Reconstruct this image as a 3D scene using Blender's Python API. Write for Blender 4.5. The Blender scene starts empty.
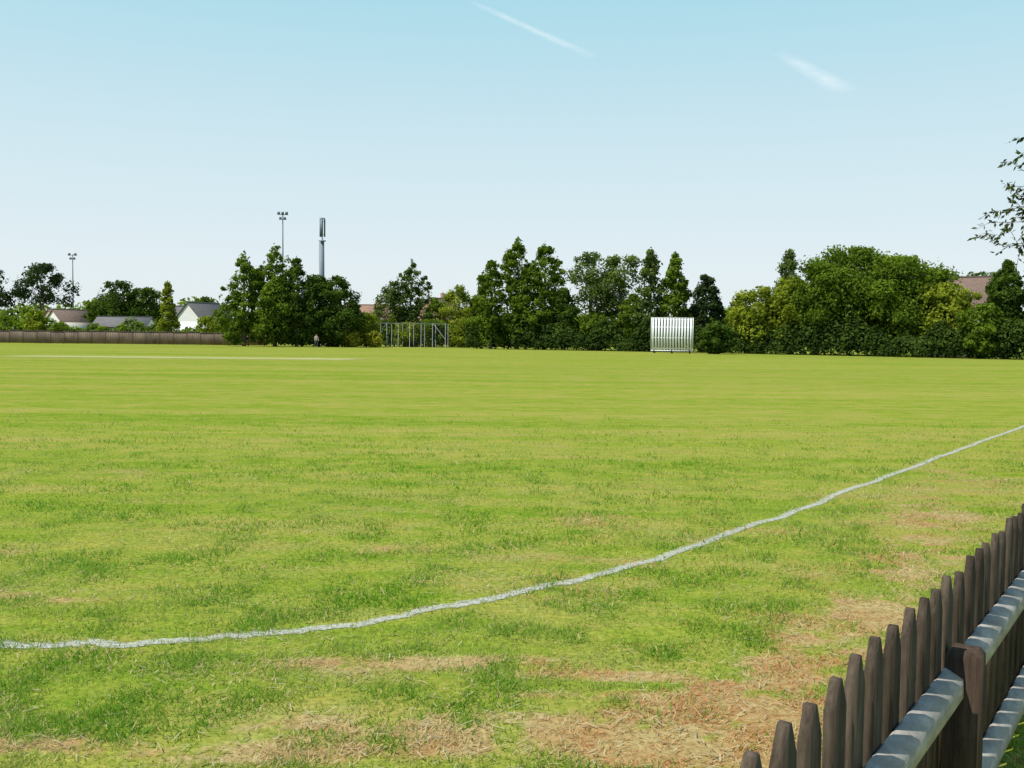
import bpy, math, numpy as np
from mathutils import Vector, Matrix
R0 = np.random.default_rng(7)
scene = bpy.context.scene
# ------------------------------------------------------------------ helpers
def mat_new(name):
    m = bpy.data.materials.new(name); m.use_nodes = True
    nt = m.node_tree; nt.nodes.clear()
    return m, nt, nt.nodes, nt.links
def mixc(nt, fac, a, b, blend='MIX'):
    n = nt.nodes.new('ShaderNodeMix'); n.data_type = 'RGBA'; n.blend_type = blend
    for sock, val in ((n.inputs[0], fac), (n.inputs[6], a), (n.inputs[7], b)):
        if isinstance(val, bpy.types.NodeSocket): nt.links.new(val, sock)
        elif isinstance(val, (int, float)): sock.default_value = val
        else: sock.default_value = (*val, 1)
    return n.outputs[2]
def math_n(nt, op, a, b=0.0, clamp=False):
    n = nt.nodes.new('ShaderNodeMath'); n.operation = op; n.use_clamp = clamp
    for sock, val in ((n.inputs[0], a), (n.inputs[1], b)):
        if isinstance(val, bpy.types.NodeSocket): nt.links.new(val, sock)
        else: sock.default_value = val
    return n.outputs[0]
def noise_n(nt, vec, scale, detail=4, rough=0.6):
    n = nt.nodes.new('ShaderNodeTexNoise'); n.inputs['Scale'].default_value = scale
    n.inputs['Detail'].default_value = detail; n.inputs['Roughness'].default_value = rough
    if vec is not None: nt.links.new(vec, n.inputs['Vector'])
    return n.outputs['Fac']
def mapr(nt, v, a, b, c=0.0, d=1.0):
    n = nt.nodes.new('ShaderNodeMapRange'); nt.links.new(v, n.inputs[0])
    for i, x in enumerate((a, b, c, d)): n.inputs[i+1].default_value = x
    return n.outputs[0]
def mapping(nt, vec, sc, rot=(0,0,0)):
    n = nt.nodes.new('ShaderNodeMapping'); nt.links.new(vec, n.inputs[0])
    n.inputs['Scale'].default_value = sc; n.inputs['Rotation'].default_value = rot
    return n.outputs[0]

def simple_mat(name, col, rough=0.8, var=0.25, scale=3.0, metal=0.0, stretch=(1,1,1)):
    m, nt, ns, ln = mat_new(name)
    tc = ns.new('ShaderNodeTexCoord')
    v = mapping(nt, tc.outputs['Object'], stretch)
    f = noise_n(nt, v, scale, 5, 0.65)
    dark = tuple(c*(1-var) for c in col); lite = tuple(min(1, c*(1+var)) for c in col)
    c = mixc(nt, mapr(nt, f, 0.3, 0.7), dark, lite)
    p = ns.new('ShaderNodeBsdfPrincipled'); o = ns.new('ShaderNodeOutputMaterial')
    ln.new(c, p.inputs['Base Color']); p.inputs['Roughness'].default_value = rough
    p.inputs['Metallic'].default_value = metal
    ln.new(p.outputs[0], o.inputs[0]); return m

def foliage_mat(name, col, transl=0.36):
    m, nt, ns, ln = mat_new(name)
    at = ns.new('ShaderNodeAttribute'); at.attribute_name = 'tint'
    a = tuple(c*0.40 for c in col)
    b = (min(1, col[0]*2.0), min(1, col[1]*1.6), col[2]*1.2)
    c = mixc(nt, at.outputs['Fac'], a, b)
    d = ns.new('ShaderNodeBsdfDiffuse')
    t = ns.new('ShaderNodeBsdfTranslucent')
    c2 = mixc(nt, 1.0, c, (1.5, 1.5, 0.6), 'MULTIPLY')
    ln.new(c, d.inputs['Color']); ln.new(c2, t.inputs['Color'])
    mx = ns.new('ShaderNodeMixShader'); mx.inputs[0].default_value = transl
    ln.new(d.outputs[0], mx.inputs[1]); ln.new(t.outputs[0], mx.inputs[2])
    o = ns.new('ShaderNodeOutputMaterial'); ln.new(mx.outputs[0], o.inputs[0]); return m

class MB:
    """mesh accumulator"""
    def __init__(s): s.v=[]; s.n=0; s.loops=[]; s.sizes=[]; s.mi=[]; s.tint=[]
    def add(s, V, F, mi=0, tint=None):
        V=np.asarray(V,float).reshape(-1,3); F=np.asarray(F,int)
        s.v.append(V); s.loops.append((F+s.n).ravel()); s.sizes.append(np.full(len(F),F.shape[1]))
        s.mi.append(np.full(len(F),mi)); s.tint.append(np.full(len(F),0.5) if tint is None else np.asarray(tint,float)); s.n+=len(V)
    def box(s, c, size, rz=0.0, mi=0, rx=0.0, tint=0.5):
        x,y,z=[k/2 for k in size]
        V=np.array([[a,b,d] for d in(-z,z) for b in(-y,y) for a in(-x,x)],float)
        if rx: 
            ca,sa=math.cos(rx),math.sin(rx); V=V@np.array([[1,0,0],[0,ca,sa],[0,-sa,ca]])
        ca,sa=math.cos(rz),math.sin(rz); V=V@np.array([[ca,sa,0],[-sa,ca,0],[0,0,1]])
        s.add(V+np.array(c),[[0,2,3,1],[4,5,7,6],[0,1,5,4],[2,6,7,3],[0,4,6,2],[1,3,7,5]],mi,[tint]*6)
    def tube(s, pts, rad, k=7, mi=0):
        pts=[Vector(p) for p in pts]; V=[]; 
        for i,p in enumerate(pts):
            d=(pts[min(i+1,len(pts)-1)]-pts[max(i-1,0)]).normalized()
            u=d.orthogonal().normalized() if abs(d.z)<0.95 else Vector((1,0,0))
            u=(u-d*u.dot(d)).normalized(); w=d.cross(u)
            for j in range(k):
                a=2*math.pi*j/k; V.append(p+(u*math.cos(a)+w*math.sin(a))*rad[i])
        F=[[i*k+j,i*k+(j+1)%k,(i+1)*k+(j+1)%k,(i+1)*k+j] for i in range(len(pts)-1) for j in range(k)]
        s.add([tuple(v) for v in V],F,mi)
        if rad[-1]>0.02 or rad[0]>0.02:
            n=s.n-len(V)
            for base in (0,(len(pts)-1)*k):
                s.loops.append(np.arange(k)+n+base); s.sizes.append(np.array([k])); s.mi.append(np.array([mi])); s.tint.append(np.array([0.5]))
    def obj(s, name, mats, parent=None, smooth=False, loc=None):
        V=np.concatenate(s.v); 
        if loc is not None: V=V-np.array(loc)
        L=np.concatenate(s.loops); S=np.concatenate(s.sizes)
        me=bpy.data.meshes.new(name); me.vertices.add(len(V)); me.vertices.foreach_set('co',V.astype(np.float32).ravel())
        me.loops.add(len(L)); me.loops.foreach_set('vertex_index',L.astype(np.int32))
        me.polygons.add(len(S)); st=np.concatenate([[0],np.cumsum(S)[:-1]])
        me.polygons.foreach_set('loop_start',st.astype(np.int32))
        me.polygons.foreach_set('material_index',np.concatenate(s.mi).astype(np.int32))
        for m in mats: me.materials.append(m)
        me.update(calc_edges=True)
        at=me.attributes.new('tint','FLOAT','FACE'); at.data.foreach_set('value',np.concatenate(s.tint).astype(np.float32))
        if smooth: me.polygons.foreach_set('use_smooth',np.ones(len(S),bool))
        o=bpy.data.objects.new(name,me); scene.collection.objects.link(o)
        if loc is not None: o.location=loc
        if parent: o.parent=parent
        return o
def empty(name, loc=(0,0,0), rz=0.0):
    e=bpy.data.objects.new(name,None); e.location=loc; e.rotation_euler=(0,0,rz); scene.collection.objects.link(e); return e

# value noise
TAB=R0.random((256,256))
def vnoise(x,y):
    xi=np.floor(x).astype(int); yi=np.floor(y).astype(int); fx=x-xi; fy=y-yi
    fx=fx*fx*(3-2*fx); fy=fy*fy*(3-2*fy)
    g=lambda a,b: TAB[a&255,b&255]
    return (g(xi,yi)*(1-fx)+g(xi+1,yi)*fx)*(1-fy)+(g(xi,yi+1)*(1-fx)+g(xi+1,yi+1)*fx)*fy
def fbm(x,y,o=4):
    s=0;a=.5;t=0
    for i in range(o): s=s+a*vnoise(x*2**i+17.3*i,y*2**i+9.1*i); t+=a; a*=.55
    return s/t

# ------------------------------------------------------------------ light / sky
SUN_EL, SUN_AZ = math.radians(57), math.radians(-118)
sv=Vector((math.sin(SUN_AZ)*math.cos(SUN_EL), math.cos(SUN_AZ)*math.cos(SUN_EL), math.sin(SUN_EL)))
w=bpy.data.worlds.new("World"); scene.world=w; w.use_nodes=True
nt=w.node_tree; nt.nodes.clear()
sky=nt.nodes.new('ShaderNodeTexSky'); sky.sky_type='NISHITA'; sky.sun_disc=False
sky.sun_elevation=SUN_EL; sky.sun_rotation=SUN_AZ; sky.air_density=1.0; sky.dust_density=1.2; sky.ozone_density=1.0
# summer haze: pale veil that thickens toward the horizon
tc=nt.nodes.new('ShaderNodeTexCoord'); sx=nt.nodes.new('ShaderNodeSeparateXYZ'); nt.links.new(tc.outputs['Generated'],sx.inputs[0])
rp=nt.nodes.new('ShaderNodeValToRGB'); nt.links.new(sx.outputs[2],rp.inputs[0])
els=rp.color_ramp.elements; els[0].position=0.0; els[0].color=(.84,.91,.94,1); els[1].position=1.0; els[1].color=(.12,.28,.50,1)
for ps,c in ((.08,(.79,.89,.935)),(.18,(.67,.85,.915)),(.33,(.44,.76,.87)),(.6,(.17,.38,.58))):
    e=els.new(ps); e.color=(*c,1)
hz=mixc(nt,1.0,rp.outputs[0],(10.2,10.2,10.2),'MULTIPLY')
veil=mixc(nt,.87,sky.outputs[0],hz)
bg=nt.nodes.new('ShaderNodeBackground'); bg.inputs[1].default_value=0.10
wo=nt.nodes.new('ShaderNodeOutputWorld')
nt.links.new(veil,bg.inputs[0]); nt.links.new(bg.outputs[0],wo.inputs[0])
sl=bpy.data.lights.new('sun','SUN'); sl.energy=5.0; sl.angle=math.radians(0.5); sl.color=(1,0.955,0.88)
so=bpy.data.objects.new('sun',sl); so.rotation_euler=sv.to_track_quat('Z','Y').to_euler(); so.location=(0,0,60); scene.collection.objects.link(so)

cam=bpy.data.cameras.new('camera'); cam.sensor_width=36; cam.lens=33.75; cam.clip_start=0.05; cam.clip_end=40000
co=bpy.data.objects.new('camera',cam); scene.collection.objects.link(co)
co.matrix_world=Matrix.Translation((0,0,1.7))@Matrix.Rotation(math.radians(90-2.83),4,'X')@Matrix.Rotation(math.radians(0.62),4,'Z')
scene.camera=co
scene.view_settings.view_transform='Standard'; scene.view_settings.look='None'; scene.view_settings.exposure=0

# ------------------------------------------------------------------ ground
LINE=np.array([(-14,7.6),(-10,6.0),(-6,5.2),(-4.2,5.05),(-2.75,5.10),(-2.04,5.18),(-1.37,5.36),(-0.68,5.76),(0.187,6.4),(1.13,7.35),(2.27,8.77),(4.21,11.28),(7.0,15.0),(10.1,19.0),(16,27),(22.5,37),(31,52),(38,66)],float)
def catmull(P,k=24):
    out=[]
    for i in range(len(P)-1):
        p0=P[max(i-1,0)];p1=P[i];p2=P[i+1];p3=P[min(i+2,len(P)-1)]
        for t in np.linspace(0,1,k,endpoint=False):
            out.append(0.5*((2*p1)+(-p0+p2)*t+(2*p0-5*p1+4*p2-p3)*t*t+(-p0+3*p1-3*p2+p3)*t**3))
    out.append(P[-1]); return np.array(out)
LP=catmull(LINE)
LP[:,0]+= (fbm(np.arange(len(LP))*.12,np.zeros(len(LP)),3)-.5)*.10
LP[:,1]+= (fbm(np.arange(len(LP))*.12,np.ones(len(LP))*5.5,3)-.5)*.14
def dline(x,y):
    best=np.full(x.shape,9.0)
    P=LP[(LP[:,1]<32)]
    for a,b in zip(P[:-1],P[1:]):
        d=b-a; L=d@d+1e-9
        m=(np.abs(x-(a[0]+b[0])/2)<1.5)&(np.abs(y-(a[1]+b[1])/2)<1.5)
        if not m.any(): continue
        t=np.clip(((x[m]-a[0])*d[0]+(y[m]-a[1])*d[1])/L,0,1)
        best[m]=np.minimum(best[m],np.hypot(x[m]-a[0]-t*d[0],y[m]-a[1]-t*d[1]))
    return best
PATCH=[ # x,y,rx,ry,amp   worn / scorched places beside the fence
 (0.0,4.12,.6,.12,1.15),(-0.35,3.9,.55,.12,1.1),(0.65,4.02,.45,.26,1.25),(0.95,4.45,.25,.28,1.0),(1.7,5.3,.35,.3,.85),(2.35,5.9,.38,.5,1.15),(2.9,6.9,.28,.6,.95),(1.35,4.85,.28,.28,.85),(2.0,5.0,.25,.3,.8),
 (-0.75,4.9,.55,.11,1.0),(-0.15,5.0,.35,.09,.75),(-0.9,4.1,.3,.11,.95),(-3.0,6.1,.6,.22,.6),(-2.0,3.85,.5,.08,.8),(0.5,4.75,.45,.08,.8),(-2.3,5.9,.4,.1,.45),(-1.3,3.8,.5,.1,.8),(0.3,4.45,.4,.08,.6),
 (4.1,9.2,.5,.9,.7),(3.4,7.9,.33,.7,.8),(1.2,4.0,.3,.5,1.15),(1.5,4.6,.2,.3,.8),(-1.1,7.6,.9,.25,.3),(-2.6,9.5,1.6,.3,.3),(0.6,9,1.2,.35,.3),(6,12,1,1.4,.45)]
LUSH=[(1.1,5.2,.5,.25,.9),(-1.7,4.4,.7,.22,.6),(0.2,5.5,.8,.15,.4),(1.6,6.2,.7,.3,.5),(-0.6,4.4,.5,.15,.6),(-2.6,5.4,.8,.12,.4)]
def dryness(x,y):
    base=fbm(x*1.3,y*2.6,5); base2=fbm(x*.25+40,y*.9+7,4)
    d=(base-.5)*1.0+(base2-.5)*.8+.135
    d=d+.08*np.clip(1.5-(y-(5.2+np.clip(x,0,9)*1.1)),0,1)
    fine=fbm(x*6,y*8,5)
    for px,py,rx,ry,a in PATCH: d=d+a*np.exp(-(((x-px)/rx)**2+((y-py)/ry)**2))*np.clip(2.9*(fine-.25),0.1,1.4)
    for px,py,rx,ry,a in LUSH: d=d-a*.6*np.exp(-(((x-px)/rx)**2+((y-py)/ry)**2))
    return np.clip(d,0,1)
def axis(core_a,core_b,step,far_a,far_b,g=1.12):
    c=list(np.arange(core_a,core_b,step)); s=step; p=c[-1]
    while p<far_b: s*=g; p+=s; c.append(min(p,far_b))
    s=step; p=c[0]; l=[]
    while p>far_a: s*=g; p-=s; l.append(max(p,far_a))
    return np.array(l[::-1]+c)
gx=axis(-6,9,.05,-5000,5000); gy=axis(2.5,13,.05,-3000,7000)
GX,GY=np.meshgrid(gx,gy); nx,ny=len(gx),len(gy)
near=(np.hypot(GX,GY)<60)
GZ=np.where(near,(fbm(GX*1.2,GY*1.2,3)-.5)*.035,0)*np.clip(1-np.hypot(GX,GY)/50,0,1)
def gz(x,y): return (fbm(x*1.2,y*1.2,3)-.5)*.035*np.clip(1-np.hypot(x,y)/50,0,1)
V=np.stack([GX,GY,GZ],-1).reshape(-1,3)
I=np.arange(nx*ny).reshape(ny,nx)
F=np.stack([I[:-1,:-1],I[:-1,1:],I[1:,1:],I[1:,:-1]],-1).reshape(-1,4)
fade=np.clip(1-(np.hypot(GX,GY)-14)/14,0,1)
DR=(dryness(GX,GY)*fade).ravel()
# ground material
m,nt,ns,ln=mat_new('mown_grass'); ground_mat=m
geo=ns.new('ShaderNodeNewGeometry'); P=geo.outputs['Position']
at=ns.new('ShaderNodeAttribute'); at.attribute_name='dry'
n1=noise_n(nt,mapping(nt,P,(.05,.45,1)),1.0,4,.65)
n2=noise_n(nt,mapping(nt,P,(.6,1.6,1)),1.0,4,.7)
n3=noise_n(nt,P,26,4,.75)
n4=noise_n(nt,mapping(nt,P,(.012,.06,1),(0,0,.12)),1.0,3,.5)
n5=noise_n(nt,mapping(nt,P,(2.2,3.5,1)),1.0,4,.75)
k=math_n(nt,'ADD',math_n(nt,'MULTIPLY',mapr(nt,n1,.32,.68),.34),math_n(nt,'MULTIPLY',mapr(nt,n2,.3,.7),.36))
k=math_n(nt,'ADD',k,math_n(nt,'MULTIPLY',mapr(nt,n4,.35,.65),.20))
k=math_n(nt,'ADD',k,math_n(nt,'MULTIPLY',mapr(nt,n5,.35,.65,-.5,.5),.50))
cg=mixc(nt,k,(.140,.235,.018),(.370,.365,.060))
cg=mixc(nt,mapr(nt,n3,.35,.65,0,1),mixc(nt,1.0,cg,(.58,.65,.5),'MULTIPLY'),mixc(nt,1.0,cg,(1.22,1.15,1.3),'MULTIPLY'))
cd=mixc(nt,mapr(nt,n5,.4,.65),(.44,.36,.155),(.41,.25,.10))
cd=mixc(nt,mapr(nt,n3,.3,.7),mixc(nt,1.0,cd,(.5,.45,.4),'MULTIPLY'),mixc(nt,1.0,cd,(1.15,1.15,1.2),'MULTIPLY'))
fd=mapr(nt,math_n(nt,'ADD',at.outputs['Fac'],math_n(nt,'MULTIPLY',math_n(nt,'SUBTRACT',n3,.5),.6)),.29,.85)
fdn=math_n(nt,'ADD',math_n(nt,'MULTIPLY',n2,.6),math_n(nt,'MULTIPLY',n1,.4))
far_dry=math_n(nt,'MULTIPLY',mapr(nt,fdn,.46,.68),.55)
fd=math_n(nt,'MAXIMUM',fd,far_dry)
c=mixc(nt,fd,cg,cd)
p=ns.new('ShaderNodeBsdfDiffuse'); ln.new(c,p.inputs['Color'])
o=ns.new('ShaderNodeOutputMaterial'); ln.new(p.outputs[0],o.inputs[0])
g=MB(); g.add(V,F); go=g.obj('ground',[ground_mat],smooth=True)
a=go.data.attributes.new('dry','FLOAT','POINT'); a.data.foreach_set('value',DR.astype(np.float32))

# grass blades
m,nt,ns,ln=mat_new('grass_blades')
at=ns.new('ShaderNodeAttribute'); at.attribute_name='bcol'
d=ns.new('ShaderNodeBsdfDiffuse'); t=ns.new('ShaderNodeBsdfTranslucent'); ln.new(at.outputs['Color'],d.inputs[0]); ln.new(at.outputs['Color'],t.inputs[0])
mx=ns.new('ShaderNodeMixShader'); mx.inputs[0].default_value=.45; ln.new(d.outputs[0],mx.inputs[1]); ln.new(t.outputs[0],mx.inputs[2])
o=ns.new('ShaderNodeOutputMaterial'); ln.new(mx.outputs[0],o.inputs[0]); blade_mat=m
NB=480000
u=R0.random(NB); Yb=3.0*(22/3.0)**(u**1.15); Xb=(R0.random(NB)*2-1)*(Yb*.66+.9)+.15*Yb
dr=dryness(Xb,Yb); clump=fbm(Xb*3.5,Yb*3.5,5)
keep=R0.random(NB)<np.clip((21-Yb)/15,0,1)*(1-dr*.25)*np.clip(.2+2.6*(clump-.32),.12,1)
Xb,Yb,dr,clump=Xb[keep],Yb[keep],dr[keep],clump[keep]; n=len(Xb)
pw=dline(Xb,Yb); pk=(pw<.04+.03*R0.random(n))&(R0.random(n)<.6)
isd=R0.random(n)<np.clip((dr-.16)*1.5,0.09,.93)
Lb=(.012+.016*R0.random(n)+.07*np.clip(clump-.48,0,1))*(1+.04*Yb)*np.where(isd,1.3,1); Lb[pk]*=.6
wb=(.0020+.0014*R0.random(n))*(1+.10*Yb)
ang=R0.random(n)*2*np.pi; lean=np.where(isd,.9+.65*R0.random(n),.3+.9*R0.random(n))
az=R0.random(n)*2*np.pi
base=np.stack([Xb,Yb,gz(Xb,Yb)-.002],-1)
side=np.stack([np.cos(ang),np.sin(ang),np.zeros(n)],-1)*wb[:,None]
tip=base+np.stack([np.cos(az)*np.sin(lean),np.sin(az)*np.sin(lean),np.cos(lean)],-1)*Lb[:,None]
tip[:,2]+=.004
Vb=np.stack([base-side,base+side,tip],1).reshape(-1,3); Fb=np.arange(n*3).reshape(-1,3)
r=R0.random(n)[:,None]; r2=R0.random(n)[:,None]
yel=np.clip((fbm(Xb*.9+3,Yb*1.4+8,4)-.36)*3.5,0,1)[:,None]
lush=np.clip((clump-.48)*5,0,1)[:,None]
green=np.array([.18,.34,.03])*(1-r)+np.array([.38,.46,.075])*r
green=green*(1-.6*yel)+np.array([.58,.56,.16])*.6*yel
green=green*(1-.6*lush)+np.array([.12,.32,.02])*.6*lush
dryc=np.array([.72,.60,.32])*(1-r2)+np.array([.54,.38,.18])*r2
red=(fbm(Xb*1.5+9,Yb*1.5,2)>.45)[:,None]&(Xb>.1)[:,None]
dryc=np.where(red&(r<.6),np.array([.62,.33,.14]),dryc)
colb=np.where(isd[:,None],dryc,green)
colb=np.where(pk[:,None],np.array([.60,.60,.54])*(.7+.4*r),colb)
bl=MB(); bl.add(Vb,Fb); bo=bl.obj('grass',[blade_mat])
a=bo.data.attributes.new('bcol','FLOAT_COLOR','FACE'); a.data.foreach_set('color',np.concatenate([colb,np.ones((n,1))],1).astype(np.float32).ravel())
# straw clippings left by the mower
n=6500; Yc=3.0*(12/3.0)**(R0.random(n)**.9); Xc=(R0.random(n)*2-1)*(Yc*.62+.5)+.1*Yc
kk=R0.random(n)<np.clip(dryness(Xc,Yc)*1.4+.12,0,1); Xc,Yc=Xc[kk],Yc[kk]; n=len(Xc)
a_=R0.random(n)*2*np.pi; L_=.02+.05*R0.random(n); W_=.0018+.0012*R0.random(n); z_=gz(Xc,Yc)+.008+.012*R0.random(n)
dx,dy=np.cos(a_),np.sin(a_); tz=(R0.random(n)-.4)*.02
Vc=np.stack([np.stack([Xc-dy*W_,Yc+dx*W_,z_],-1),np.stack([Xc+dy*W_,Yc-dx*W_,z_],-1),np.stack([Xc+dx*L_+dy*W_,Yc+dy*L_-dx*W_,z_+tz],-1),np.stack([Xc+dx*L_-dy*W_,Yc+dy*L_+dx*W_,z_+tz],-1)],1).reshape(-1,3)
sb=MB(); sb.add(Vc,np.arange(n*4).reshape(-1,4)); cl=sb.obj('straw_clippings',[blade_mat])
cc=np.array([.62,.55,.36])*(.7+.5*R0.random((n,1)))
a=cl.data.attributes.new('bcol','FLOAT_COLOR','FACE'); a.data.foreach_set('color',np.concatenate([cc,np.ones((n,1))],1).astype(np.float32).ravel())

# boundary line strip
m,nt,ns,ln=mat_new('worn_white_line')
geo=ns.new('ShaderNodeNewGeometry'); at=ns.new('ShaderNodeAttribute'); at.attribute_name='edge'
f=noise_n(nt,geo.outputs['Position'],20,4,.75)
f2=noise_n(nt,geo.outputs['Position'],60,3,.7)
c=mixc(nt,mapr(nt,f2,.35,.65),(.30,.31,.22),(.56,.56,.50))
al=mapr(nt,math_n(nt,'ADD',at.outputs['Fac'],math_n(nt,'MULTIPLY',math_n(nt,'SUBTRACT',f,.5),3.0)),.2,.75,0,.9)
d=ns.new('ShaderNodeBsdfDiffuse'); ln.new(c,d.inputs[0]); tr=ns.new('ShaderNodeBsdfTransparent')
mx=ns.new('ShaderNodeMixShader'); ln.new(al,mx.inputs[0]); ln.new(tr.outputs[0],mx.inputs[1]); ln.new(d.outputs[0],mx.inputs[2])
o=ns.new('ShaderNodeOutputMaterial'); ln.new(mx.outputs[0],o.inputs[0]); line_mat=m
T=np.gradient(LP,axis=0); T/=np.linalg.norm(T,axis=1)[:,None]; Nn=np.stack([-T[:,1],T[:,0]],-1)
offs=np.array([-.078,-.040,0,.040,.078]); ed=np.array([-.6,.6,1,.6,-.6])
PV=LP[:,None,:]+Nn[:,None,:]*offs[None,:,None]
zz=gz(PV[...,0],PV[...,1])+.004
VV=np.concatenate([PV,zz[...,None]],-1).reshape(-1,3); I=np.arange(len(LP)*5).reshape(-1,5)
FF=np.stack([I[:-1,:-1],I[:-1,1:],I[1:,1:],I[1:,:-1]],-1).reshape(-1,4)
b=MB(); b.add(VV,FF); lo=b.obj('boundary_line',[line_mat])
a=lo.data.attributes.new('edge','FLOAT','POINT'); a.data.foreach_set('value',np.tile(ed,len(LP)).astype(np.float32))

# cricket pitch strip (pale rolled turf)
m,nt,ns,ln=mat_new('rolled_pitch')
geo=ns.new('ShaderNodeNewGeometry'); at=ns.new('ShaderNodeAttribute'); at.attribute_name='edge'
f=noise_n(nt,mapping(nt,geo.outputs['Position'],(.3,1.2,1)),1.5,4,.6)
c=mixc(nt,mapr(nt,f,.3,.7),(.36,.38,.12),(.54,.52,.26))
al=mapr(nt,math_n(nt,'ADD',at.outputs['Fac'],math_n(nt,'MULTIPLY',math_n(nt,'SUBTRACT',f,.5),.8)),.2,.9,0,.75)
d=ns.new('ShaderNodeBsdfDiffuse'); ln.new(c,d.inputs[0]); tr=ns.new('ShaderNodeBsdfTransparent')
mx=ns.new('ShaderNodeMixShader'); ln.new(al,mx.inputs[0]); ln.new(tr.outputs[0],mx.inputs[1]); ln.new(d.outputs[0],mx.inputs[2])
o=ns.new('ShaderNodeOutputMaterial'); ln.new(mx.outputs[0],o.inputs[0])
xs=np.linspace(-36,-9,28); ys=np.linspace(63,71,9)
XX,YY=np.meshgrid(xs,ys); I=np.arange(XX.size).reshape(XX.shape)
b=MB(); b.add(np.stack([XX,YY+.04*XX,np.full(XX.shape,.012)],-1).reshape(-1,3),np.stack([I[:-1,:-1],I[:-1,1:],I[1:,1:],I[1:,:-1]],-1).reshape(-1,4))
po=b.obj('cricket_pitch',[m])
e=np.clip(np.minimum((XX+36)/3,(-9-XX)/3),0,1)*np.clip(np.minimum((YY-63)/3,(71-YY)/3),0,1)
a=po.data.attributes.new('edge','FLOAT','POINT'); a.data.foreach_set('value',e.ravel().astype(np.float32))

# ------------------------------------------------------------------ picket fence
def wood_mat(name,ca,cb,sc=1.0):
    m,nt,ns,ln=mat_new(name); geo=ns.new('ShaderNodeNewGeometry')
    at=ns.new('ShaderNodeAttribute'); at.attribute_name='tint'
    v=mapping(nt,geo.outputs['Position'],sc if isinstance(sc,tuple) else (60,60,5))
    f=noise_n(nt,v,1.0,6,.7); f2=noise_n(nt,geo.outputs['Position'],7,4,.6)
    c=mixc(nt,mapr(nt,f,.3,.7),ca,cb)
    c=mixc(nt,mapr(nt,f2,.4,.75,0,.55),c,tuple(x*.45 for x in ca))
    k=mapr(nt,at.outputs['Fac'],0,1,.65,1.35)
    cm=ns.new('ShaderNodeCombineColor'); [ln.new(k,cm.inputs[i]) for i in range(3)]
    c=mixc(nt,1.0,c,cm.outputs[0],'MULTIPLY')
    p=ns.new('ShaderNodeBsdfPrincipled'); p.inputs['Roughness'].default_value=.9; p.inputs['Specular IOR Level'].default_value=.1
    ln.new(c,p.inputs['Base Color'])
    b=ns.new('ShaderNodeBump'); b.inputs['Strength'].default_value=.6; b.inputs['Distance'].default_value=.004
    ln.new(f,b.inputs['Height']); ln.new(b.outputs[0],p.inputs['Normal'])
    o=ns.new('ShaderNodeOutputMaterial'); ln.new(p.outputs[0],o.inputs[0]); return m
picket_mat=wood_mat('weathered_picket',(.042,.030,.022),(.125,.095,.070))
post_mat=wood_mat('weathered_post',(.04,.026,.018),(.11,.075,.052))
rail_mat=wood_mat('bleached_rail',(.30,.27,.235),(.52,.48,.43),(12,12,60))
fe=empty('picket_fence')
dv=np.array([.585,.811]); dv/=np.linalg.norm(dv); nv=np.array([dv[1],-dv[0]]); P0=np.array([-.785,0])
def fp(s,off,z): q=P0+dv*s+nv*off; return (q[0],q[1],z)
b=MB(); SP=.165
s=2.24-SP*50
while s<45:
    w_=.098+R0.normal()*.003; h_=.955+R0.normal()*.012; tl=R0.normal()*.012; th=.022; o_=R0.normal()*.002
    sk=R0.normal()*.004; hs_=.075+R0.normal()*.004
    prof=[(-w_/2,-.02),(w_/2,-.02),(w_/2,h_-hs_),(.013+sk,h_-.004),(.008+sk,h_),(-.008+sk,h_),(-.013+sk,h_-.004),(-w_/2,h_-hs_-R0.normal()*.003)]
    k=len(prof)
    V=[fp(s+x+tl*z,o_-th/2,z) for x,z in prof]+[fp(s+x+tl*z,o_+th/2,z) for x,z in prof]
    t=R0.random(); 
    F4=[[j,(j+1)%k,k+(j+1)%k,k+j] for j in range(k)]
    b.add(V,F4,0,[t]*k)
    n0=b.n-2*k
    for base_,rev in ((0,True),(k,False)):
        idx=np.arange(k)+n0+base_; idx=idx[::-1] if rev else idx
        b.loops.append(idx); b.sizes.append(np.array([k])); b.mi.append(np.array([0])); b.tint.append(np.array([t]))
    s+=SP+R0.normal()*.005
b.obj('pickets',[picket_mat],fe)
b=MB()
for zt in (.69,.22):   # arris rails: ridge toward the path side
    a0,a1=-7.0,45.0; K=200
    ss=np.linspace(a0,a1,K); V=[]
    for q in ss:
        dz=.004*math.sin(q*1.3)
        V+= [fp(q,.0155,zt+dz),fp(q,.022,zt+dz+.002),fp(q,.072,zt-.024+dz),fp(q,.074,zt-.080+dz),fp(q,.0155,zt-.112+dz)]
    F=[[i*5+j,i*5+(j+1)%5,(i+1)*5+(j+1)%5,(i+1)*5+j] for i in range(K-1) for j in range(5)]
    b.add([tuple(v) for v in V],[f[::-1] for f in F],0)
b.obj('arris_rails',[rail_mat],fe)
b=MB(); s=3.68-2.4*4; rz=math.atan2(dv[1],dv[0])
while s<45:
    q=P0+dv*s+nv*.066
    b.box((q[0],q[1],.355),(.1,.1,.745),rz,0,tint=.4)
    hw=.05; cs=[]; ca,sa=math.cos(rz),math.sin(rz)
    for hh,zz_ in ((hw,.7275),(hw-.012,.747)):
        for x,y in((-hh,-hh),(hh,-hh),(hh,hh),(-hh,hh)): cs.append((q[0]+x*ca-y*sa,q[1]+x*sa+y*ca,zz_))
    b.add(cs,[[0,1,5,4],[1,2,6,5],[2,3,7,6],[3,0,4,7],[4,5,6,7]],0,[.4]*4+[.8])
    s+=2.4
b.obj('posts',[post_mat],fe)

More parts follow.
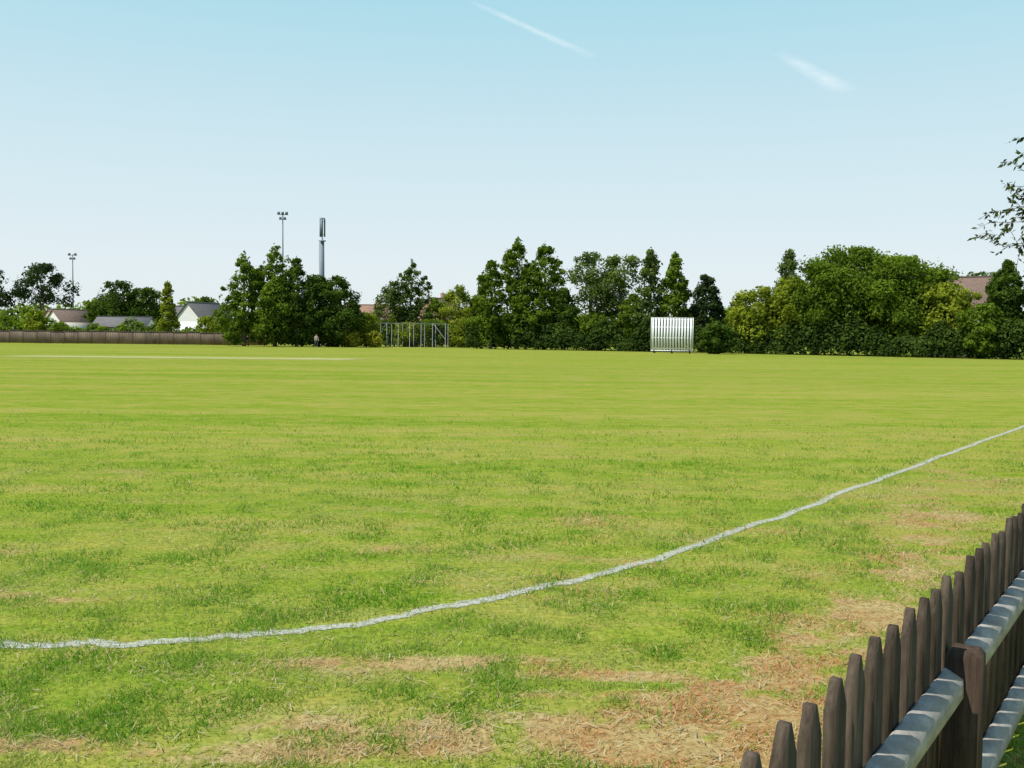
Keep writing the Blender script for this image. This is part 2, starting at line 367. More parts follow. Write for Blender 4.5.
# ------------------------------------------------------------------ trees
bark=simple_mat('bark',(.11,.09,.07),.9,.4,6,stretch=(1,1,.3))
FM={'dark':foliage_mat('foliage_dark',(.058,.115,.024)),'mid':foliage_mat('foliage_mid',(.100,.180,.026)),
    'light':foliage_mat('foliage_light',(.18,.26,.035)),'pine':foliage_mat('foliage_pine',(.034,.064,.028),.22),
    'blue':foliage_mat('foliage_bluish',(.092,.155,.050)),'yellow':foliage_mat('foliage_yellowgreen',(.26,.31,.045)),'near':foliage_mat('foliage_near',(.045,.075,.025),.3)}
def leaf_quads(P,size,rng,out=None,asp=.6):
    n=len(P); nrm=rng.normal(size=(n,3)); 
    if out is not None: nrm+=out*1.2
    nrm[:,2]+=.5; nrm/=np.linalg.norm(nrm,axis=1)[:,None]
    a=rng.normal(size=(n,3)); u=np.cross(nrm,a); u/=np.linalg.norm(u,axis=1)[:,None]; v=np.cross(nrm,u)
    s=(size*(.55+.9*rng.random(n)))[:,None]
    V=np.stack([P-u*s,P-v*s*asp+nrm*s*.15,P+u*s,P+v*s*asp+nrm*s*.15],1).reshape(-1,3)
    return V,np.arange(n*4).reshape(-1,4)
PROF={'round':lambda t:np.clip(1-np.abs(2*t-1)**2.4,0,1)**.5,
      'oval':lambda t:np.clip(np.sin(np.pi*np.clip(t*.97+.03,0,1)**.8),0,1)**.6,
      'cone':lambda t:(1-t)**.7*np.clip(t*6+.3,0.3,1),
      'plume':lambda t:np.clip(np.sin(np.pi*np.clip(t*.9+.1,0,1)**.92),0,1)**.6,
      'spire':lambda t:np.clip(np.sin(np.pi*np.clip(t*.9+.1,0,1)**.8),0,1)**.65*(1-.22*t),
      'umbrella':lambda t:np.clip(1-(t*1.0)**2.5,0,1)**.5}
def tree(name,x,y,H,Rr,kind='oval',col='mid',base=.12,nb=60,nl=6500,leaf=.18,seed=0,blob=.2,trunk=.03,lobes=None,fill=.36,airy=0.0):
    rng=np.random.default_rng(seed+int(abs(x)*13+y*7)); b=MB()
    zb=H*base; ch=H-zb
    leaders=lobes if kind=='multi' else [(0,0,1.0,1.0)]
    kk='plume' if kind=='multi' else kind
    P=[];D=[];TI=[];limbC=[]
    wts=np.array([l[2]*l[3]**2 for l in leaders]); wts/=wts.sum()
    for (lx,ly,hs,rs),wt in zip(leaders,wts):
        n=int(nl*wt); R_=Rr*rs; sd=rng.random()*50
        env=lambda t,an: PROF[kk](t)*R_*np.clip(.42+1.08*fbm(an*1.6+sd,t*ch*hs*.8+sd,4),.3,1.45)
        m_=max(16,int(nb*hs*rs)); t=rng.random(m_)**.85*.97; an=rng.random(m_)*2*np.pi
        br=np.clip(R_*blob*(.5+.9*rng.random(m_)),.35,None)*(.6+.4*PROF[kk](t))
        rr=np.clip(env(t,an)-br*.35,0.0,None)*np.clip(rng.random(m_)*.5+.6,0,1)
        C=np.stack([lx*Rr+rr*np.cos(an),ly*Rr+rr*np.sin(an),zb+t*ch*hs],-1); limbC.append(C)
        nbz=int(n*(1-fill)); pw=br**1.7; pw/=pw.sum(); idx=rng.choice(m_,nbz,p=pw); bt=rng.random(m_)
        d=rng.normal(size=(nbz,3)); d/=np.linalg.norm(d,axis=1)[:,None]
        r=br[idx]*(.3+.75*rng.random(nbz)**.6)*(1+.3*np.abs(rng.normal(size=nbz)))
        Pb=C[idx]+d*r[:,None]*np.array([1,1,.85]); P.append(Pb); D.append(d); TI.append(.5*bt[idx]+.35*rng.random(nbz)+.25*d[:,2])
        nf=n-nbz; t=rng.random(nf*2); keep=rng.random(nf*2)<PROF[kk](t)+.08; t=t[keep][:nf]; nf=len(t); an=rng.random(nf)*2*np.pi
        r=env(t,an)*(rng.random(nf)**.4)*.88
        Q=np.stack([lx*Rr+r*np.cos(an),ly*Rr+r*np.sin(an),zb+t*ch*hs+rng.normal(size=nf)*.15],-1)
        g=fbm(Q[:,0]*.9+Q[:,1]*.5+sd,Q[:,2]*.9+sd*2,3)
        kp=g>(.38+airy); Q=Q[kp]; dd=np.stack([np.cos(an),np.sin(an),.4+0*an],-1)[kp]
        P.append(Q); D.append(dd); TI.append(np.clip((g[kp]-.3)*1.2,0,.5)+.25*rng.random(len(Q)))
    P=np.concatenate(P); D=np.concatenate(D); TI=np.clip(np.concatenate(TI),0,1); C=np.concatenate(limbC)
    P[:,2]=np.clip(P[:,2],.15,H+rng.normal(size=len(P))*.15)
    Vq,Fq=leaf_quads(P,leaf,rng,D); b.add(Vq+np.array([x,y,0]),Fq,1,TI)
    tr=H*trunk*.6; top=H*.84
    pts=[(x+rng.normal()*.012*H*k_,y+rng.normal()*.01*H*k_,top*k_) for k_ in (0,.2,.4,.6,.8,1)]
    b.tube(pts,[tr*1.25,tr,tr*.8,tr*.6,tr*.4,tr*.12],7,0)
    for i in rng.choice(len(C),min(len(C),16),replace=False):
        c=C[i]; zs=max(zb*.7,min(c[2]*.65,top*.8)); k_=zs/top*5; i0=int(k_); f=k_-i0
        s_=Vector(pts[i0]).lerp(Vector(pts[min(i0+1,5)]),f); e_=Vector((x+c[0],y+c[1],c[2]))
        mid=s_.lerp(e_,.5)+Vector((0,0,-.015*H)); r0=tr*(1-zs/H)*.5
        b.tube([s_,mid,e_],[r0,r0*.6,r0*.15],5,0)
    return b.obj(name,[bark,FM[col]],loc=(x,y,0))
# far-left
tree('pine_tree',-98,200,15.6,5.8,'umbrella','pine',base=.48,nb=30,nl=5200,leaf=.26,blob=.24,trunk=.035,seed=1,fill=.3,airy=.04)
tree('pine_tree',-107,198,14.4,4.8,'umbrella','pine',base=.48,nb=26,nl=4400,leaf=.26,blob=.24,trunk=.035,seed=2,fill=.3,airy=.04)
tree('pine_tree',-121,205,15,5.5,'umbrella','pine',base=.4,nb=30,nl=4000,leaf=.3,blob=.27,seed=3,fill=.4)
tree('oak_tree',-69.7,170,10.6,4.4,'round','dark',seed=4,nl=6500,leaf=.24)
tree('oak_tree',-65.6,171,9.6,3.6,'round','dark',seed=5,nl=5000,leaf=.24)
tree('oak_tree',-74,172,7.6,2.6,'round','mid',seed=6,nl=3000,leaf=.24)
tree('silver_birch_tree',-50.9,142,9.2,2.1,'cone','light',base=.05,seed=7,nl=4600)
tree('maple_tree',-58,182,8.6,2.8,'round','dark',seed=8,nl=3000,leaf=.25)
tree('laurel_shrub',-70,141,4.9,1.8,'oval','light',base=.05,seed=9,nl=2200)
tree('laurel_shrub',-66.5,141,3.0,1.5,'round','mid',base=.05,seed=10,nl=1500)
tree('laurel_shrub',-45.0,142,4.2,1.8,'round','light',base=.05,seed=11,nl=1800)
tree('laurel_shrub',-42.0,141,3.4,2.0,'round','mid',base=.05,seed=12,nl=1800)
tree('lime_tree',-88,150,6,2.5,'round','mid',seed=13,nl=2500)
# left group
tree('ash_tree',-36.3,130,12.8,3.6,'multi','mid',base=.03,seed=21,nl=13000,lobes=[(0,0,1,.60),(-.5,0,.68,.55),(.45,.2,.83,.55)])
tree('ash_tree',-32.4,131,13.9,3.9,'multi','mid',base=.03,seed=22,nl=17000,lobes=[(0,0,1,.60),(-.42,.2,.82,.5),(.45,0,.88,.55),(.1,-.5,.6,.8)])
tree('ash_tree',-29.2,130,12.0,3.3,'multi','dark',base=.03,seed=23,nl=12000,lobes=[(0,0,1,.58),(.5,0,.82,.6),(-.5,0,.75,.6)])
tree('holm_oak_tree',-26.8,133,9.9,3.2,'oval','dark',base=.02,seed=24,nl=10000)
tree('holm_oak_tree',-24.0,132,9.6,3.6,'oval','dark',base=.02,seed=25,nl=12000)
tree('hazel_shrub',-20.4,134,4.9,2.2,'round','light',base=.03,seed=26,nl=3000)
tree('hazel_shrub',-22.0,131,2.3,1.3,'round','yellow',base=.02,seed=27,nl=1400)
tree('hazel_shrub',-19.0,132,2.1,1.2,'round','yellow',base=.02,seed=28,nl=1200)
tree('silver_birch_tree',-15.3,145,13.2,3.4,'multi','blue',base=.05,seed=29,nl=9500,lobes=[(0,0,1,.55),(-.5,0,.84,.5),(.6,0,.82,.45)],airy=.03)
tree('silver_birch_tree',-18.6,146,9.8,2.8,'plume','blue',base=.05,seed=30,nl=5500,airy=.02)
tree('maple_tree',-8.4,150,9.6,3.4,'oval','light',base=.05,seed=31,nl=7000)
tree('maple_tree',-5.4,152,7.8,2.6,'oval','mid',base=.05,seed=32,nl=4500)
tree('maple_tree',-12.2,152,7.6,2.4,'oval','mid',base=.05,seed=36,nl=4500)
tree('hazel_shrub',-11.8,142,4.0,2.0,'round','mid',base=.03,seed=33,nl=2800)
tree('hazel_shrub',-7.2,141,4.2,2.3,'round','light',base=.03,seed=34,nl=3000)
tree('hazel_shrub',-15.5,142,3.6,2.2,'round','light',base=.03,seed=35,nl=2800)
# centre
tree('ash_tree',-2.9,128,11.8,2.2,'plume','mid',base=.03,seed=41,nl=8500)
tree('ash_tree',.6,128,14.8,3.2,'multi','mid',base=.03,seed=42,nl=16500,lobes=[(0,0,1,.64),(-.45,0,.88,.48),(.45,.2,.78,.65)])
tree('ash_tree',4.2,128,14.5,3.4,'multi','mid',base=.03,seed=43,nl=16500,lobes=[(0,0,1,.64),(.5,0,.84,.5),(-.45,-.2,.80,.65)])
tree('ash_tree',6.8,127,8.2,2.2,'oval','dark',base=.03,seed=44,nl=7500)
tree('sycamore_tree',10.3,128,12.9,3.1,'round','blue',base=.34,seed=45,nl=5600,nb=36,blob=.24,trunk=.045,airy=.12,fill=.25)
tree('sycamore_tree',14.2,127,12.5,3.0,'round','blue',base=.32,seed=46,nl=5600,nb=36,blob=.24,trunk=.045,airy=.1,fill=.25)
tree('sycamore_tree',11.0,126,4.9,3.2,'round','mid',base=.03,seed=47,nl=6500)
tree('silver_birch_tree',17.4,122,13.0,2.6,'spire','blue',base=.03,seed=48,nl=9500)
tree('silver_birch_tree',20.3,121,12.5,2.5,'spire','mid',base=.03,seed=49,nl=9500)
tree('silver_birch_tree',15.4,123,7.4,2.0,'oval','mid',base=.04,seed=50,nl=4800)
tree('cypress_tree',24.0,120,9.6,2.3,'oval','pine',base=.02,seed=51,nl=9500)
tree('hazel_shrub',27.2,119,4.6,2.6,'round','mid',base=.03,seed=52,nl=3500)
tree('holly_shrub',22.6,106.5,3.5,1.7,'round','dark',base=.01,seed=53,nl=5000)
tree('hawthorn_tree',28.6,112,7.8,3.3,'round','light',base=.04,seed=54,nl=9000)
tree('hawthorn_tree',31.9,111,8.9,3.3,'oval','light',base=.03,seed=55,nl=9000)
tree('silver_birch_tree',40.0,140,14.8,3.4,'cone','blue',base=.1,seed=56,nl=8000)
tree('oak_tree',34.4,109,10.2,3.4,'round','mid',base=.05,seed=57,nl=12000,nb=60)
tree('oak_tree',37.9,108,12.0,5.1,'round','mid',base=.06,seed=58,nl=26000,nb=80,blob=.23)
tree('oak_tree',42.4,105,10.8,4.9,'round','mid',base=.05,seed=59,nl=24000,nb=80,blob=.23)
tree('oak_tree',45.6,101,7.8,3.0,'round','light',base=.04,seed=60,nl=10000)
tree('maple_tree',66,150,12.6,5,'round','dark',base=.1,seed=61,nl=8000,leaf=.26)
tree('maple_tree',73,150,12.4,5,'round','dark',base=.1,seed=62,nl=8000,leaf=.26)
tree('hawthorn_tree',46.4,95,5.4,2.2,'round','mid',base=.04,seed=63,nl=5500)
tree('cypress_tree',49.2,96,9.8,2.1,'oval','dark',base=.02,seed=64,nl=11000)
tree('cypress_tree',52.6,95,8.9,2.4,'oval','dark',base=.02,seed=65,nl=11000)
tree('oak_tree',57,92,9.5,3.6,'round','mid',base=.05,seed=66,nl=8000)
tree('oak_tree',64,87,10,4,'round','mid',base=.05,seed=67,nl=8000)
# hedge
hp=np.array([(-6,131.5),(4,126),(17,119),(25,113.5),(38,103),(50,92),(62,84),(80,72)],float)
def mass(name,poly,h,wd,n,leaf,col,seed,hv=.35):
    rng=np.random.default_rng(seed); seg=np.linalg.norm(np.diff(poly,axis=0),axis=1); cum=np.concatenate([[0],np.cumsum(seg)])
    s=rng.random(n)*cum[-1]; x=np.interp(s,cum,poly[:,0]); y=np.interp(s,cum,poly[:,1])
    hh=h*(1-hv+2*hv*fbm(s*.35/ max(1,h/3.3),s*0+seed,4))
    th=rng.random(n)*np.pi
    px=np.cos(th)*wd/2*(.7+.4*rng.random(n)); pz=hh*np.clip(np.sin(th)**.55,0,1)*np.where(rng.random(n)<.5,rng.random(n)**.5,1)*(.85+.22*rng.random(n))
    Pp=np.stack([x+px*.45,y+px*.9,pz+.05],-1)
    out=np.stack([px*.3,px*.8,pz/h],-1)
    V,F=leaf_quads(Pp,leaf,rng,out); b=MB()
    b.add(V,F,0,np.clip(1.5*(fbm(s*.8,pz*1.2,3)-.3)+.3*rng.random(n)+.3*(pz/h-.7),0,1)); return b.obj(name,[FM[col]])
FM['hedge']=foliage_mat('foliage_hedge',(.040,.080,.020),.25)
mass('hedge',hp,3.0,2.6,46000,.18,'hedge',5,.75)
mass('distant_tree_line',np.array([(-330,300),(-150,270),(-60,250),(0,240),(60,230),(140,200),(260,150)],float),7.5,8,30000,.75,'mid',9,.6)
mass('garden_hedge',np.array([(-110,152),(-70,150),(-40,146),(-22,144),(-5,142)],float),3.2,2.5,22000,.24,'mid',11,.6)

# ------------------------------------------------------------------ near overhanging tree (right, over the fence)
def near_tree():
    rng=np.random.default_rng(77); b=MB(); base=Vector((10.6,13.2,0))
    tp=[base,base+Vector((-.1,0,1.2)),base+Vector((-.15,.1,2.4)),base+Vector((-.3,0,3.5)),base+Vector((-.35,0,4.6))]
    b.tube(tp,[.16,.13,.11,.08,.03],9,0)
    ends=[]
    for i in range(130):
        d=rng.normal(size=3); d/=np.linalg.norm(d); r=(.55+.45*rng.random())
        ends.append(Vector((9.6+d[0]*2.55*r,13.2+d[1]*2.5*r,3.85+d[2]*1.35*r)))
    ends+= [Vector(q) for q in [(7.0,13,4.45),(6.85,12.8,4.2),(6.75,13.1,3.8),(6.6,13,3.3),(6.65,12.9,3.5),(6.75,13.0,4.0),(6.5,13,3.0),(6.95,13.2,3.8),(6.9,13,3.2),(6.95,13,2.9),(7.1,12.8,4.55),(6.85,13.3,3.5),(7.0,12.9,4.3),(6.95,13.1,3.7),(7.05,13.2,4.0),(6.95,13.2,3.4),(7.1,13,4.4),(7.1,13.1,3.8),(7.15,12.9,3.3)]]
    LP_=[]; LD=[]
    for e in ends:
        k=min(.95,max(.3,(e.z-1.2)/4.2)); z=1.3+k*2.9; s=Vector((10.6-.08*z,13.2,min(z,e.z+.1)))
        mid=s.lerp(e,.55)+Vector((rng.normal()*.12,rng.normal()*.12,.2))
        b.tube([s,s.lerp(mid,.5)+Vector((0,0,.06)),mid,mid.lerp(e,.6)+Vector((0,0,.06)),e],[.028,.02,.014,.008,.003],5,0)
        for j in range(10):
            t=.45+.55*rng.random(); q=mid.lerp(e,(t-.45)/.55)
            dd=(e-s).normalized()+Vector(rng.normal(size=3)*.7); dd.z-=.35; dd.normalize(); l=.2+.3*rng.random()
            q2=q+dd*l*.55+Vector((0,0,.03)); q3=q+dd*l+Vector((0,0,-.06))
            b.tube([q,q2,q3],[.005,.0035,.002],4,0)
            for m_ in range(18):
                f=rng.random(); pp=q.lerp(q2,f*2) if f<.5 else q2.lerp(q3,f*2-1)
                LP_.append(pp+Vector(rng.normal(size=3)*.012)); ld=dd*.6+Vector(rng.normal(size=3)*.6)+Vector((0,0,-.5)); LD.append(ld.normalized())
    P_=np.array([tuple(v) for v in LP_]); D_=np.array([tuple(v) for v in LD]); n=len(P_)
    a=rng.normal(size=(n,3)); sd=np.cross(D_,a); sd/=np.linalg.norm(sd,axis=1)[:,None]
    l=(.055+.05*rng.random(n))[:,None]; w_=l*.21
    V=np.stack([P_,P_+D_*l*.45+sd*w_,P_+D_*l,P_+D_*l*.45-sd*w_],1).reshape(-1,3)
    b.add(V,np.arange(n*4).reshape(-1,4),1,rng.random(n))
    b.obj('willow_tree',[bark,FM['near']],loc=tuple(base))
near_tree()

# ------------------------------------------------------------------ timber boundary fence (left)
bm1=simple_mat('closeboard_timber',(.17,.12,.088),.9,.45,1.2,stretch=(.6,3,.4))
bm2=simple_mat('fence_post_timber',(.15,.108,.08),.9,.25,4)
b=MB(); x=-100.0; i=0
while x<-35:
    y=136+.02*(x+70); h=1.75+R0.normal()*.07
    for j in range(12): b.box((x+.08+j*.152,y+(j%2)*.012,h/2+.06),(.148,.02,h),0,0)
    b.box((x+.92,y-.03,h+.08),(1.84,.07,.04),0,0)
    b.box((x-.05,y-.01,h/2+.06),(.1,.06,h+.06),0,1)
    x+=1.92
b.obj('timber_fence',[bm1,bm2])

# ------------------------------------------------------------------ sight screen
white=simple_mat('white_paint',(.80,.81,.82),.5,.03,3)
steel=simple_mat('galvanised_steel',(.35,.36,.37),.5,.15,5,.5)
rub=simple_mat('rubber',(.03,.03,.03),.8,.2,5)
ss=empty('sight_screen',(18.0,108.5,0),math.radians(-12))
b=MB(); W=4.55; H0,H1=.36,3.95; nsl=14; pit=W/nsl
for j in range(nsl): b.box((-W/2+pit*(j+.5),0,(H0+H1)/2),(pit*.64,.03,H1-H0),0,0)
for z in (.55,1.75,2.95,3.85): b.box((0,.045,z),(W,.05,.09),0,0)
b.box((-W/2-.05,.02,(H0+H1)/2),(.08,.05,H1-H0+.1),0,0); b.box((W/2+.05,.02,(H0+H1)/2),(.08,.05,H1-H0+.1),0,0)
b.box((0,.03,H1+.06),(W+.2,.04,.06),0,0); b.box((0,.02,.29),(W+.2,.1,.1),0,0)
b.obj('slatted_panel',[white],ss)
b=MB()
for sx in(-W/2+.3,0,W/2-.3):
    b.tube([(sx,.1,3.6),(sx,1.5,.3)],[.035,.035],6,0); b.tube([(sx,-.5,.25),(sx,1.6,.3)],[.04,.04],6,0)
    for sy in(-.5,1.5): b.tube([(sx-.05,sy,.2),(sx+.05,sy,.2)],[.2,.2],14,1)
b.obj('wheeled_frame',[steel,rub],ss)

# ------------------------------------------------------------------ cricket nets
netm,nt,ns,ln=mat_new('netting')
d=ns.new('ShaderNodeBsdfDiffuse'); d.inputs[0].default_value=(.08,.1,.08,1); tr=ns.new('ShaderNodeBsdfTransparent')
mx=ns.new('ShaderNodeMixShader'); mx.inputs[0].default_value=.10
ln.new(tr.outputs[0],mx.inputs[1]); ln.new(d.outputs[0],mx.inputs[2]); o=ns.new('ShaderNodeOutputMaterial'); ln.new(mx.outputs[0],o.inputs[0])
npost=simple_mat('net_post_grey',(.30,.31,.30),.6,.15,3)
ne=empty('cricket_nets',(0,0,0)); b=MB(); nb_=MB()
X0,X1,Y0,Y1,HN=-19.2,-9.4,134.5,140,3.4
cols=[X0,X0+1.6,X0+3.2,X0+4.8,X0+6.4,X0+8.0,X1]
for x in cols:
    for y in (Y0,Y1): b.tube([(x,y,0),(x,y,HN)],[.03,.03],6,0)
    b.tube([(x,Y0,HN),(x,Y1,HN)],[.02,.02],6,0)
for y in (Y0,Y1): b.tube([(X0,y,HN),(X1,y,HN)],[.025,.025],6,0)
b.tube([(X0,Y0,1.2),(X0+1.6,Y0,HN)],[.025,.025],6,0); b.tube([(X1,Y0,1.2),(X1-1.7,Y0,HN)],[.025,.025],6,0)
for x in cols[::2]: nb_.add([(x+.06,Y0,.05),(x+.06,Y1,.05),(x+.06,Y1,HN-.05),(x+.06,Y0,HN-.05)],[[0,1,2,3]])
nb_.add([(X0,Y1+.06,.05),(X1,Y1+.06,.05),(X1,Y1+.06,HN-.05),(X0,Y1+.06,HN-.05)],[[0,1,2,3]])
b.obj('frame',[npost],ne); nb_.obj('netting',[netm],ne)

# ------------------------------------------------------------------ masts
dk=simple_mat('mast_grey',(.10,.12,.14),.6,.15,3)
def flood(x,y,h,heads):
    b=MB(); b.tube([(x,y,0),(x,y,h*.5),(x,y,h)],[.2,.15,.09],8,0)
    b.box((x,y,h-.3),(2.0,.1,.1),.2,0); b.box((x,y,h-1.2),(1.4,.1,.1),.2,0)
    for k_ in heads:
        b.box((x+k_*math.cos(.2),y-.15,h-.05),(.5,.3,.42),.2,0,rx=-.5)
    b.box((x+.4,y-.15,h-1.0),(.45,.3,.4),.2,0,rx=-.5); b.box((x-.4,y-.15,h-1.0),(.45,.3,.4),.2,0,rx=-.5)
    return b.obj('floodlight_mast',[dk],loc=(x,y,0))
flood(-100.5,220,19.4,[-.7,.7]); flood(-43,180,24.2,[-.75,0,.75])
mg=simple_mat('telecom_grey',(.13,.17,.21),.6,.1,3)
b=MB(); X,Y=-29.7,150
b.tube([(X,Y,0),(X,Y,9),(X,Y,16.2)],[.42,.36,.30],12,0)
b.tube([(X,Y,16.2),(X,Y,19.7)],[.12,.12],10,0)
for a_ in (0,2.094,4.189):
    cx,cy=X+.36*math.cos(a_+.4),Y+.36*math.sin(a_+.4)
    b.box((cx,cy,18.2),(.18,.34,2.7),a_+.4,0)
    b.tube([(X,Y,17.2),(cx,cy,17.2)],[.04,.04],5,0); b.tube([(X,Y,19.2),(cx,cy,19.2)],[.04,.04],5,0)
b.tube([(X,Y,16.15),(X,Y,16.3)],[.55,.55],12,0); b.tube([(X,Y,19.6),(X,Y,19.75)],[.42,.42],12,0)
b.tube([(X-.45,Y-.2,2),(X-.42,Y-.2,16)],[.05,.05],5,0)
b.obj('telecom_mast',[mg],loc=(X,Y,0))

# ------------------------------------------------------------------ houses
glass=simple_mat('window_glass',(.05,.06,.08),.1,.2,1)
def roofmat(n,c): 
    return simple_mat(n,c,.85,.25,2.5,stretch=(.6,.6,3))
r_br=roofmat('brown_tiles',(.19,.125,.095)); r_gr=roofmat('grey_tiles',(.14,.13,.13)); r_or=roofmat('orange_tiles',(.30,.175,.115))
w_wh=simple_mat('white_render',(.74,.73,.70),.8,.06,1); w_bk=simple_mat('red_brick',(.30,.18,.13),.9,.25,9); w_cr=simple_mat('cream_render',(.6,.5,.42),.85,.08,1)
def house(name,x,y,w_,d_,wh,rh,rz,wall,roof,chim=True):
    e=empty(name,(x,y,0),rz)
    b=MB(); b.box((0,0,wh/2),(w_,d_,wh),0,0)
    for sx in(-1,1):
        xx=sx*w_/2; b.add([(xx,-d_/2,wh),(xx,d_/2,wh),(xx,0,wh+rh),(xx-sx*.15,-d_/2,wh),(xx-sx*.15,d_/2,wh),(xx-sx*.15,0,wh+rh)],[[0,1,2],[3,5,4]],0)
    b.obj('walls',[wall],e)
    b=MB(); ov=.35; L=w_/2+.25; sl_=rh/(d_/2)
    for sy in(-1,1):
        y0=sy*(d_/2+ov); z0=wh-ov*sl_+.05; z1=wh+rh+.05
        Vv=[(-L,y0,z0),(L,y0,z0),(L,0,z1),(-L,0,z1),(-L,y0,z0+.12),(L,y0,z0+.12),(L,0,z1+.12),(-L,0,z1+.12)]
        b.add(Vv,[[0,1,2,3],[4,7,6,5],[0,4,5,1],[1,5,6,2],[0,3,7,4]],0)
    b.tube([(-L,0,wh+rh+.17),(L,0,wh+rh+.17)],[.12,.12],6,0)
    b.obj('roof',[roof],e)
    b=MB(); fl=[1.5]+([4.1] if wh>4.3 else [])
    for z in fl:
        for k_ in (-.3,.3):
            if z<2 and k_>0 : continue
            b.box((k_*w_,-d_/2-.02,z),(1.3,.08,1.1),0,0); b.box((k_*w_,-d_/2-.05,z),(.06,.08,1.14),0,1); b.box((k_*w_,-d_/2-.05,z-.6),(1.5,.12,.08),0,1); b.box((k_*w_,-d_/2-.05,z+.6),(1.4,.1,.08),0,1)
    for sx in(-1,1): b.box((sx*(w_/2+.02),0,wh*.62),(.08,1.2,1.1),0,0); b.box((sx*(w_/2+.05),0,wh*.62-.6),(.1,1.4,.08),0,1)
    b.obj('windows',[glass,white],e)
    b=MB(); b.box((.3*w_,-d_/2-.02,1.05),(.9,.08,2.1),0,0); b.obj('door',[r_gr],e)
    if chim:
        b=MB(); b.box((w_*.25,.4,wh+rh+.3),(.7,.6,1.6),0,0); b.box((w_*.25,.4,wh+rh+1.13),(.8,.7,.1),0,0); b.tube([(w_*.25,.4,wh+rh+1.15),(w_*.25,.4,wh+rh+1.5)],[.12,.1],8,1); b.obj('chimney',[w_bk,r_or],e)
house('white_bungalow',-53.0,165,7,6.8,3.6,3.1,math.radians(62),w_wh,r_gr,False)
house('white_bungalow',-58.5,172,6,5,4.0,2.3,math.radians(5),w_wh,r_gr,False)
house('grey_roofed_bungalow',-64.5,160,8.5,6,2.6,1.5,math.radians(3),w_wh,r_gr,False)
house('cream_bungalow',-88,190,7.5,6,3.9,2.0,math.radians(55),w_cr,r_br,False)
house('white_bungalow',-82,178,6,6,3.6,2.0,math.radians(50),w_wh,r_br,False)
house('brown_roofed_bungalow',-103,180,9,6,3,2.8,math.radians(0),w_cr,r_br,False)
house('brick_house',-27.5,182,8,7,4.6,2.6,math.radians(8),w_bk,r_or)
house('brick_house',-13.9,182,7,8,4.8,3.8,math.radians(60),w_bk,r_br)
house('brick_house',-7.0,172,7,6,3.4,2.6,math.radians(-4),w_cr,r_or)
house('brick_house',52.9,112,8.0,8.5,5.0,4.0,math.radians(-30),w_wh,r_br,False)
house('brick_house',64,108,9,8,4.8,3.5,math.radians(-30),w_bk,r_br)

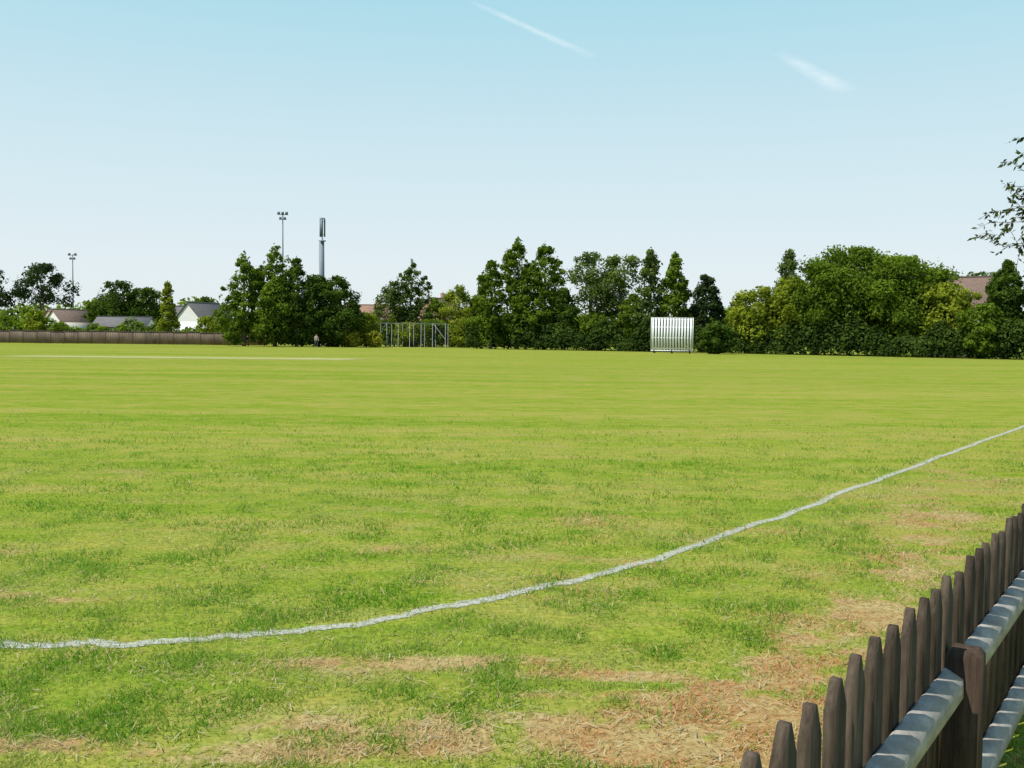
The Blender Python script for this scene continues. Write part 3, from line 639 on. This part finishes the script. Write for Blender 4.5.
# ------------------------------------------------------------------ person
def person(x,y):
    vs=[(0,0,.95),(0,0,1.15),(0,0,1.38),(0,0,1.50),(0,0,1.60),(0,-.01,1.70),
        (.10,0,.90),(.12,-.03,.50),(.13,.02,.08),(.13,-.14,.04),(-.10,0,.90),(-.14,.08,.50),(-.15,.16,.10),(-.15,.02,.04),
        (.19,0,1.40),(.25,-.02,1.13),(.23,-.16,.92),(.22,-.22,.85),(-.19,0,1.40),(-.25,.02,1.13),(-.25,-.08,.88),(-.25,-.12,.80)]
    es=[(0,1),(1,2),(2,3),(3,4),(4,5),(0,6),(6,7),(7,8),(8,9),(0,10),(10,11),(11,12),(12,13),(2,14),(14,15),(15,16),(16,17),(2,18),(18,19),(19,20),(20,21)]
    rd=[.14,.13,.15,.055,.09,.085,.095,.065,.04,.035,.095,.065,.04,.035,.06,.045,.032,.028,.06,.045,.032,.028]
    me=bpy.data.meshes.new('person'); me.from_pydata(vs,es,[]); o=bpy.data.objects.new('person_tmp',me); scene.collection.objects.link(o)
    md=o.modifiers.new('s','SKIN'); 
    for i,r_ in enumerate(rd): me.skin_vertices[0].data[i].radius=(r_,r_*.8 if i<3 else r_)
    me.skin_vertices[0].data[0].use_root=True
    o.modifiers.new('ss','SUBSURF').levels=1
    dg=bpy.context.evaluated_depsgraph_get(); m2=bpy.data.meshes.new_from_object(o.evaluated_get(dg)); bpy.data.objects.remove(o)
    sk=simple_mat('skin',(.5,.3,.22),.6,.05); sh=simple_mat('pink_shirt',(.72,.45,.45),.8,.1); tr_=simple_mat('dark_trousers',(.10,.10,.14),.8,.1); ha=simple_mat('hair',(.06,.04,.03),.8,.1)
    m2.materials.clear()
    for q in (sk,sh,tr_,ha): m2.materials.append(q)
    for p_ in m2.polygons:
        c=p_.center; p_.use_smooth=True
        p_.material_index = 3 if (c.z>1.66 or (c.z>1.55 and c.y>.03)) else 0 if c.z>1.47 else 2 if (c.z<.98 and abs(c.x)<.21) else 0 if (abs(c.x)>.2 and c.z<1.12) else 1
    po_=bpy.data.objects.new('person',m2); po_.location=(x,y,.0); po_.rotation_euler=(0,0,.6); scene.collection.objects.link(po_)
person(-25.4,124.5)

# ------------------------------------------------------------------ contrails
m,nt,ns,ln=mat_new('contrail_vapour'); at=ns.new('ShaderNodeAttribute'); at.attribute_name='edge'
geo=ns.new('ShaderNodeNewGeometry'); f=noise_n(nt,geo.outputs['Position'],.004,4,.6)
al=math_n(nt,'MULTIPLY',math_n(nt,'MULTIPLY',at.outputs['Fac'],mapr(nt,f,.3,.7,.3,1)),.34)
d=ns.new('ShaderNodeBsdfDiffuse'); d.inputs[0].default_value=(.95,.95,.95,1); t=ns.new('ShaderNodeBsdfTranslucent'); t.inputs[0].default_value=(.82,.76,.73,1)
a1=ns.new('ShaderNodeMixShader'); a1.inputs[0].default_value=.75; ln.new(d.outputs[0],a1.inputs[1]); ln.new(t.outputs[0],a1.inputs[2])
tr=ns.new('ShaderNodeBsdfTransparent'); mx=ns.new('ShaderNodeMixShader'); ln.new(al,mx.inputs[0]); ln.new(tr.outputs[0],mx.inputs[1]); ln.new(a1.outputs[0],mx.inputs[2])
o=ns.new('ShaderNodeOutputMaterial'); ln.new(mx.outputs[0],o.inputs[0])
for A,B,wd in (((-460,8700),(880,10500),95),((2720,10150),(4080,11850),200)):
    A=np.array(A,float);B=np.array(B,float); t=(B-A)/np.linalg.norm(B-A); nn=np.array([-t[1],t[0]]); K=30;V=[];E=[]
    for i in range(K+1):
        f_=i/K; c=A+(B-A)*f_
        for q,e_ in((-1,0),(-.5,.6),(0,1),(.5,.6),(1,0)):
            pp=c+nn*q*wd*(.5+.6*f_); V.append((pp[0],pp[1],3000)); E.append(e_*min(1,f_*4,(1-f_)*4))
    I=np.arange((K+1)*5).reshape(-1,5); b=MB(); b.add(V,np.stack([I[:-1,:-1],I[:-1,1:],I[1:,1:],I[1:,:-1]],-1).reshape(-1,4))
    oo=b.obj('contrail',[m]); a=oo.data.attributes.new('edge','FLOAT','POINT'); a.data.foreach_set('value',np.array(E,np.float32))
print('done')
